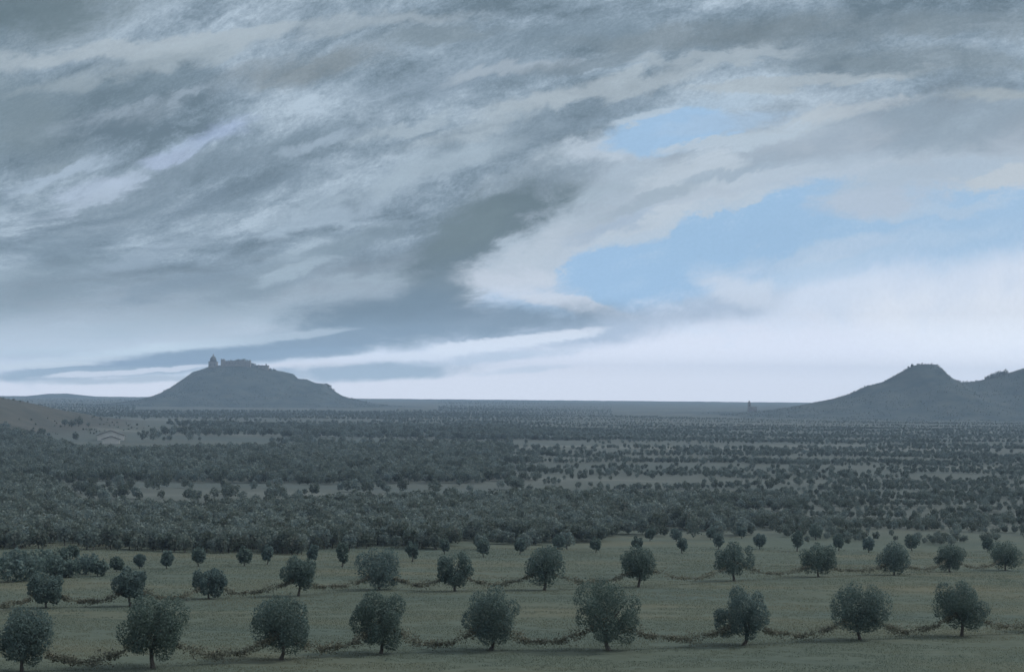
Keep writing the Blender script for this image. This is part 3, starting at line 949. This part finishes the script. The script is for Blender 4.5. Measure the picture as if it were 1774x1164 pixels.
def scatter(name, P, lo, hi, label=None):
    """one object: tree crowns stood on points"""
    n = len(P)
    me = bpy.data.meshes.new(name)
    me.vertices.add(n)
    me.vertices.foreach_set('co', np.ascontiguousarray(P[:, :3], np.float32).ravel())
    sc = rng.uniform(lo, hi, n).astype(np.float32)
    if P.shape[1] == 4:
        sc = P[:, 3].astype(np.float32)
        me.vertices.foreach_set('co', np.ascontiguousarray(P[:, :3], np.float32).ravel())
    else:
        sc *= np.interp(P[:, 1], [300, 800, 1400, 2500, 6000], [.85, 1.15, 1.35, .8, .85]).astype(np.float32)
        pxx = to_px(P[:, 0], P[:, 1], P[:, 2])[0]
        sc *= np.interp(pxx + (P[:, 1] < 600) * -400, [830, 1000], [1, .55]).astype(np.float32)
    for nm, ty, dat in (('size', 'FLOAT', sc), ('turn', 'FLOAT', rng.uniform(0, 6.28, n).astype(np.float32)), ('which', 'INT', rng.integers(0, 8, n).astype(np.int32))):
        at = me.attributes.new(nm, ty, 'POINT')
        at.data.foreach_set('value', dat)
    o = link(name, me)
    g = bpy.data.node_groups.new(name + '_growth', 'GeometryNodeTree')
    g.interface.new_socket('Geometry', in_out='INPUT', socket_type='NodeSocketGeometry')
    g.interface.new_socket('Geometry', in_out='OUTPUT', socket_type='NodeSocketGeometry')
    gi, go = g.nodes.new('NodeGroupInput'), g.nodes.new('NodeGroupOutput')
    jn = g.nodes.new('GeometryNodeJoinGeometry')
    for c_ in first:
        oi = g.nodes.new('GeometryNodeObjectInfo')
        oi.inputs['Object'].default_value = c_
        oi.inputs['As Instance'].default_value = True
        oi.transform_space = 'ORIGINAL'
        g.links.new(oi.outputs['Geometry'], jn.inputs[0])
    ip = g.nodes.new('GeometryNodeInstanceOnPoints')
    def na(nm, ty):
        a = g.nodes.new('GeometryNodeInputNamedAttribute')
        a.data_type = ty
        a.inputs['Name'].default_value = nm
        return a.outputs[0]
    g.links.new(gi.outputs[0], ip.inputs['Points'])
    g.links.new(jn.outputs[0], ip.inputs['Instance'])
    ip.inputs['Pick Instance'].default_value = True
    g.links.new(na('which', 'INT'), ip.inputs['Instance Index'])
    cx = g.nodes.new('ShaderNodeCombineXYZ')
    g.links.new(na('turn', 'FLOAT'), cx.inputs[2])
    g.links.new(cx.outputs[0], ip.inputs['Rotation'])
    g.links.new(na('size', 'FLOAT'), ip.inputs['Scale'])
    g.links.new(ip.outputs[0], go.inputs[0])
    md = o.modifiers.new('growth', 'NODES')
    md.node_group = g
    tag(o, label, None, None, 'stuff')
    return o


scatter('woodland', np.concatenate([P0[rest], PB, PM, PF]), .55, 1.2, 'dark woodland and tree rows spread over the plain beyond the meadow')
# scrub on the hills
SP = []
for hi_, (f, xs, (ya, yb), D) in enumerate(HILLS[:3]):
    n = (5200, 5200, 1500)[hi_]
    x = rng.uniform(xs[0], xs[-1], n)
    y = rng.uniform(ya, D + 40, n)
    z = f(x, y)
    k = (z > hgt(x, y) + 1.0) & (vnoise(x, y, (60, 60), 30 + hi_) > .35)
    SP.append(np.stack([x, y, z - .4, rng.uniform(.22, .5, n)], 1)[k])
    n2_ = (330, 420, 60)[hi_]
    x = rng.uniform(xs[0], xs[-1], n2_); y = D + rng.uniform(-10, 6, n2_); z = f(x, y)
    v_ = vnoise(x, y * 0, (38, 38), 40 + hi_)
    k = (z > hgt(x, y) + 3) & (v_ > .42)
    SP.append(np.stack([x, y, z - 1.0, (.9 + 2.6 * (v_ - .42)) * rng.uniform(.6, 1.3, n2_) * (1.35, .58, .5)[hi_] * np.clip((z - hgt(x, y)) / 55, .3, 1)], 1)[k])
x = rng.uniform(-720, -330, 900); y = rng.uniform(1230, 1800, 900)
k = (hgt(x, y) > 4) & (vnoise(x, y, (40, 40), 61) > .5)
x, y = x[k], y[k]
SP.append(np.stack([x, y, hgt(x, y) - .4, rng.uniform(.2, .55, len(x))], 1))
scatter('hill_scrub', np.concatenate(SP), .4, .85, 'low scrub and small trees covering the distant hills')


# ------------------------------------------------------------------ single trees about the farm and on the ridge
def far_tree(px, py, h_px, label, group, name, on=None, wide=1.0):
    if on is None:
        x, y, z = ground_at(px, py)
    else:
        f, D = on
        d = ray(px, py)
        x, y = d.x * D, D
        z = float(f(np.array([x]), np.array([y]))[0]) - .28 * h_px * y / F
    k = int(rng.integers(8))
    s = h_px * y / F / 5.4
    t = empty(name, (x, y, z), float(rng.uniform(0, 6.28)))
    t.scale = (s * wide, s * wide, s)
    link('crown', PROTO[k][0], wood_leaf_m, t)
    link('trunk', PROTO[k][1], bark_m, t)
    tag(t, label, 'tree', group)


FARM = [(112, 738, 14, 'dark tree left of the pair on the brown hillside above the farmhouse'), (124, 741, 14, 'lower front tree of the small group on the hillside above the farmhouse'),
        (136, 739, 17, 'tallest dark tree of the small group on the hillside above the farmhouse'), (153, 740, 8, 'little tree right of the group on the hillside above the farmhouse'),
        (72, 756, 17, 'round tree low on the brown hillside left of the farmhouse'), (84, 757, 9, 'small bush beside the round tree low on the hillside'),
        (30, 768, 24, 'tree at the foot of the brown hillside near the left edge'), (8, 752, 22, 'tree on the brown hillside at the left edge'),
        (275, 758, 13, 'single round tree right of the farmhouse on the pale field'), (240, 754, 7, 'leftmost bush of the short hedge right of the farmhouse'),
        (248, 753, 8, 'middle left bush of the short hedge right of the farmhouse'), (256, 753, 8, 'middle right bush of the short hedge right of the farmhouse'),
        (264, 752, 9, 'rightmost bush of the short hedge right of the farmhouse')]
for px, py, h_, lb in FARM:
    far_tree(px, py, h_, lb, 'trees about the farm and its hillside', 'hillside_tree')
RIDGE = [(1708, 6), (1713, 8), (1719, 10), (1725, 11), (1731, 11), (1737, 10), (1743, 9)]
for i, (px, h_) in enumerate(RIDGE):
    far_tree(px, 652, h_, '%s tree from the left in the clump on the ridge at the right edge' % ORD[i], 'trees in the clump on the right ridge', 'ridge_tree', (hill_right, 3300))


# ------------------------------------------------------------------ buildings
def place(px, D, f):
    d = ray(px, 650)
    x = d.x * D
    return x, D, float(f(np.array([x]), np.array([float(D)]))[0])


def openings(t, spots, w, h, y, d=.5):
    for x, z in spots:
        m = MB(); m.box(x - w / 2, x + w / 2, y - .12, y + d, z, z + h)
        m.build('window', glass_m, t)


u = 4500 / F        # metres to a pixel on the castle hill
# domed chapel
x, y, z = place(369, 4490, hill_castle)
t = tag(empty('domed_chapel', (x, y, z - 2)), 'domed chapel with a pointed lantern at the left end of the hilltop', 'chapel')
m = MB(); m.box(-7 * u, 7 * u, -6 * u, 6 * u, -6 * u, 9.5 * u); m.build('wall', stone_m, t)
m = MB(); m.box(-7.5 * u, 7.5 * u, -6.5 * u, 6.5 * u, 9.55 * u, 10.3 * u); m.build('cornice', stone_m, t)
m = MB(); m.lathe(0, 0, [(5.6 * u, 10.3 * u), (5.5 * u, 13.5 * u), (5.0 * u, 15.3 * u), (4.0 * u, 17.2 * u), (2.6 * u, 18.8 * u), (1.3 * u, 19.6 * u)]); dm = m.build('dome', roof_m, t, True)
m = MB(); m.lathe(0, 0, [(1.2 * u, 19.5 * u), (1.1 * u, 21.5 * u), (.3 * u, 23.4 * u)], 10); m.build('lantern', stone_m, dm)
openings(t, [(-3.5 * u, 3 * u), (3.5 * u, 3 * u)], 1.5 * u, 3 * u, -6 * u)
# castle
x, y, z = place(410, 4490, hill_castle)
t = tag(empty('castle', (x, y, z - 1)), 'long ruined castle with uneven battlements on the crest of the left hill', 'castle')
m = MB()
m.box(-23 * u, 22 * u, -8 * u, 8 * u, -7 * u, 7.6 * u)
for i, xx in enumerate(np.arange(-20, 12, 3.0)):
    hh = (8.9, 8.4, 9.2, 8.6)[i % 4]
    m.box(xx * u, (xx + 1.6) * u, -8 * u + .1, -8 * u + 2.5, 7.6 * u - .2, hh * u)
m.build('curtain_wall', stone_m, t)
for (a, b, h_) in ((-26, -20, 10.6), (9, 15, 9.8), (19, 25, 9.0)):
    m = MB(); m.box(a * u, b * u, -9.2 * u, -2 * u, -8 * u, h_ * u); 
    m.box(a * u, (a + 1.5) * u, -9.2 * u + .1, -8 * u, h_ * u - .2, (h_ + 1.1) * u); m.box((b - 1.5) * u, b * u, -9.2 * u + .1, -8 * u, h_ * u - .2, (h_ + 1.1) * u)
    m.build('tower', stone_m, t)
openings(t, [(q * u, 3.2 * u) for q in (-16, -11, -6, -1, 4)], 1.0 * u, 2.0 * u, -8 * u)
# lower building right of the castle
x, y, z = place(457, 4490, hill_castle)
t = tag(empty('hilltop_house', (x, y, z - 1)), 'small square house on the hilltop right of the castle', 'house')
m = MB(); m.box(-9 * u, 8 * u, -6 * u, 6 * u, -8 * u, 5.6 * u); m.build('wall', stone_m, t)
m = MB(); m.box(-9.4 * u, 8.4 * u, -6.4 * u, 6.4 * u, 5.65 * u, 6.6 * u); m.box(3 * u, 5 * u, -2 * u, 0, 6.6 * u, 9 * u); m.build('roof', roof_m, t)
openings(t, [(-4 * u, 1.5 * u), (2 * u, 1.5 * u)], 1.1 * u, 2 * u, -6 * u)
# church out on the plain
x, y, z = place(1298, 3560, rise)
u = 3560 / F
t = tag(empty('church', (x, y, z - 1.5)), 'distant church with a slim bell tower on the low rise before the right hill', 'church')
m = MB(); m.box(2.6 * u, 13 * u, -4 * u, 4 * u, -4 * u, 7.5 * u); m.build('nave', stone_m, t)
m = MB(); m.add([(2.6 * u, -4.3 * u, 7.4 * u), (13.3 * u, -4.3 * u, 7.4 * u), (13.3 * u, 4.3 * u, 7.4 * u), (2.6 * u, 4.3 * u, 7.4 * u), (2.6 * u, 0, 10.5 * u), (13.3 * u, 0, 10.5 * u)],
                [(0, 1, 5, 4), (2, 3, 4, 5), (0, 4, 3), (1, 2, 5), (3, 2, 1, 0)]); m.build('nave_roof', roof_m, t)
m = MB(); m.box(-2.4 * u, 2.4 * u, -2.4 * u, 2.4 * u, -4 * u, 16 * u); tw = m.build('bell_tower', stone_m, t)
m = MB(); m.lathe(0, 0, [(2.9 * u, 16.02 * u), (2.2 * u, 17.2 * u), (.2 * u, 21 * u)], 8); m.build('spire', roof_m, t)
m = MB(); m.box(-.8 * u, .8 * u, -2.5 * u, -2.0 * u, 11 * u, 14 * u); m.build('belfry_opening', glass_m, tw)


# farm on the left
def gabled(name, px, py, w_px, wall_px, ridge_px, depth, label, off=0.0, windows=()):
    x, y, z = ground_at(px, py)
    y += off
    s = y / F
    w, hw, hr = w_px * s, wall_px * s, ridge_px * s
    t = tag(empty(name, (x, y, z), R(14)), label, 'house' if name == 'farmhouse' else 'barn', 'farm buildings')
    m = MB()
    m.add([(-w / 2, 0, -3), (w / 2, 0, -3), (w / 2, 0, hw), (0, 0, hr), (-w / 2, 0, hw), (-w / 2, depth, -3), (w / 2, depth, -3), (w / 2, depth, hw), (0, depth, hr), (-w / 2, depth, hw)],
          [(0, 1, 2, 3, 4), (9, 8, 7, 6, 5), (0, 4, 9, 5), (1, 6, 7, 2), (0, 5, 6, 1), (4, 3, 8, 9), (3, 2, 7, 8)])
    m.build('wall', plaster_m, t)
    m = MB()
    e_, th = w * .07, .5
    k = (hr - hw) / (w / 2)
    xa = w / 2 + e_
    za = hw - e_ * k
    for sg in (-1, 1):
        m.add([(0, -1, hr + .1), (sg * xa, -1, za + .1), (sg * xa, -1, za + th), (0, -1, hr + th), (0, depth + 1, hr + .1), (sg * xa, depth + 1, za + .1), (sg * xa, depth + 1, za + th), (0, depth + 1, hr + th)],
              [(0, 1, 2, 3), (4, 7, 6, 5), (1, 5, 6, 2), (3, 2, 6, 7), (0, 4, 5, 1)])
    m.build('roof', roof_m, t)
    openings(t, [(a * w, b * hw) for a, b in windows], w * .05, hw * .2, 0)
    return t


gabled('farmhouse', 183, 764, 44, 9, 17, 14, 'large pale gabled farmhouse at the foot of the brown hillside', 16)
gabled('barn', 192, 769, 29, 8, 13, 11, 'small pale gabled barn in front of the farmhouse', 0)

# ------------------------------------------------------------------ grass on the meadow
ng = 680000
yy = 78 * (350 / 78.) ** rng.uniform(0, 1, ng)
xx = rng.uniform(-.46, .46, ng) * yy + rng.uniform(-25, 25, ng)
keep = vnoise(xx, yy, (5, 3), 50) * .6 + vnoise(xx, yy, (1.2, .9), 51) * .4 > .38
xx, yy = xx[keep], yy[keep]
zz = hgt(xx, yy)
n = len(xx)
a = rng.uniform(0, 6.28, n)
hh = rng.uniform(.04, .12, n) * (.8 + yy / 300)
ww = rng.uniform(.012, .028, n) * (.7 + yy / 150)
base = np.stack([xx, yy, zz - .02], 1)
sd_ = np.stack([np.cos(a) * ww, np.sin(a) * ww, np.zeros(n)], 1)
tip = base + np.stack([rng.normal(0, .05, n), rng.normal(0, .05, n), hh], 1)
gv = np.stack([base - sd_, base + sd_, tip], 1).reshape(-1, 3)
gr = link('grass', mesh_np('grass', gv, np.arange(n * 3).reshape(n, 3)), grass_m)
tag(gr, 'short dull green grass growing over the meadow between the orchard rows', None, None, 'stuff')

# ------------------------------------------------------------------ the air
m = MB()
m.box(-9150, 9150, -9150, 9150, -3.0, 232)
hm = bpy.data.materials.new('haze_air')
hm.use_nodes = True
t = hm.node_tree
t.nodes.clear()
pv = t.nodes.new('ShaderNodeVolumePrincipled')
pv.inputs['Color'].default_value = (.45, .63, .84, 1)
pv.inputs['Density'].default_value = 1.05e-4
pv.inputs['Anisotropy'].default_value = 0.0
mo = t.nodes.new('ShaderNodeOutputMaterial')
t.links.new(pv.outputs[0], mo.inputs['Volume'])
hz_o = m.build('haze', hm)
tag(hz_o, 'thin blue haze filling the air over the plain', None, None, 'stuff')
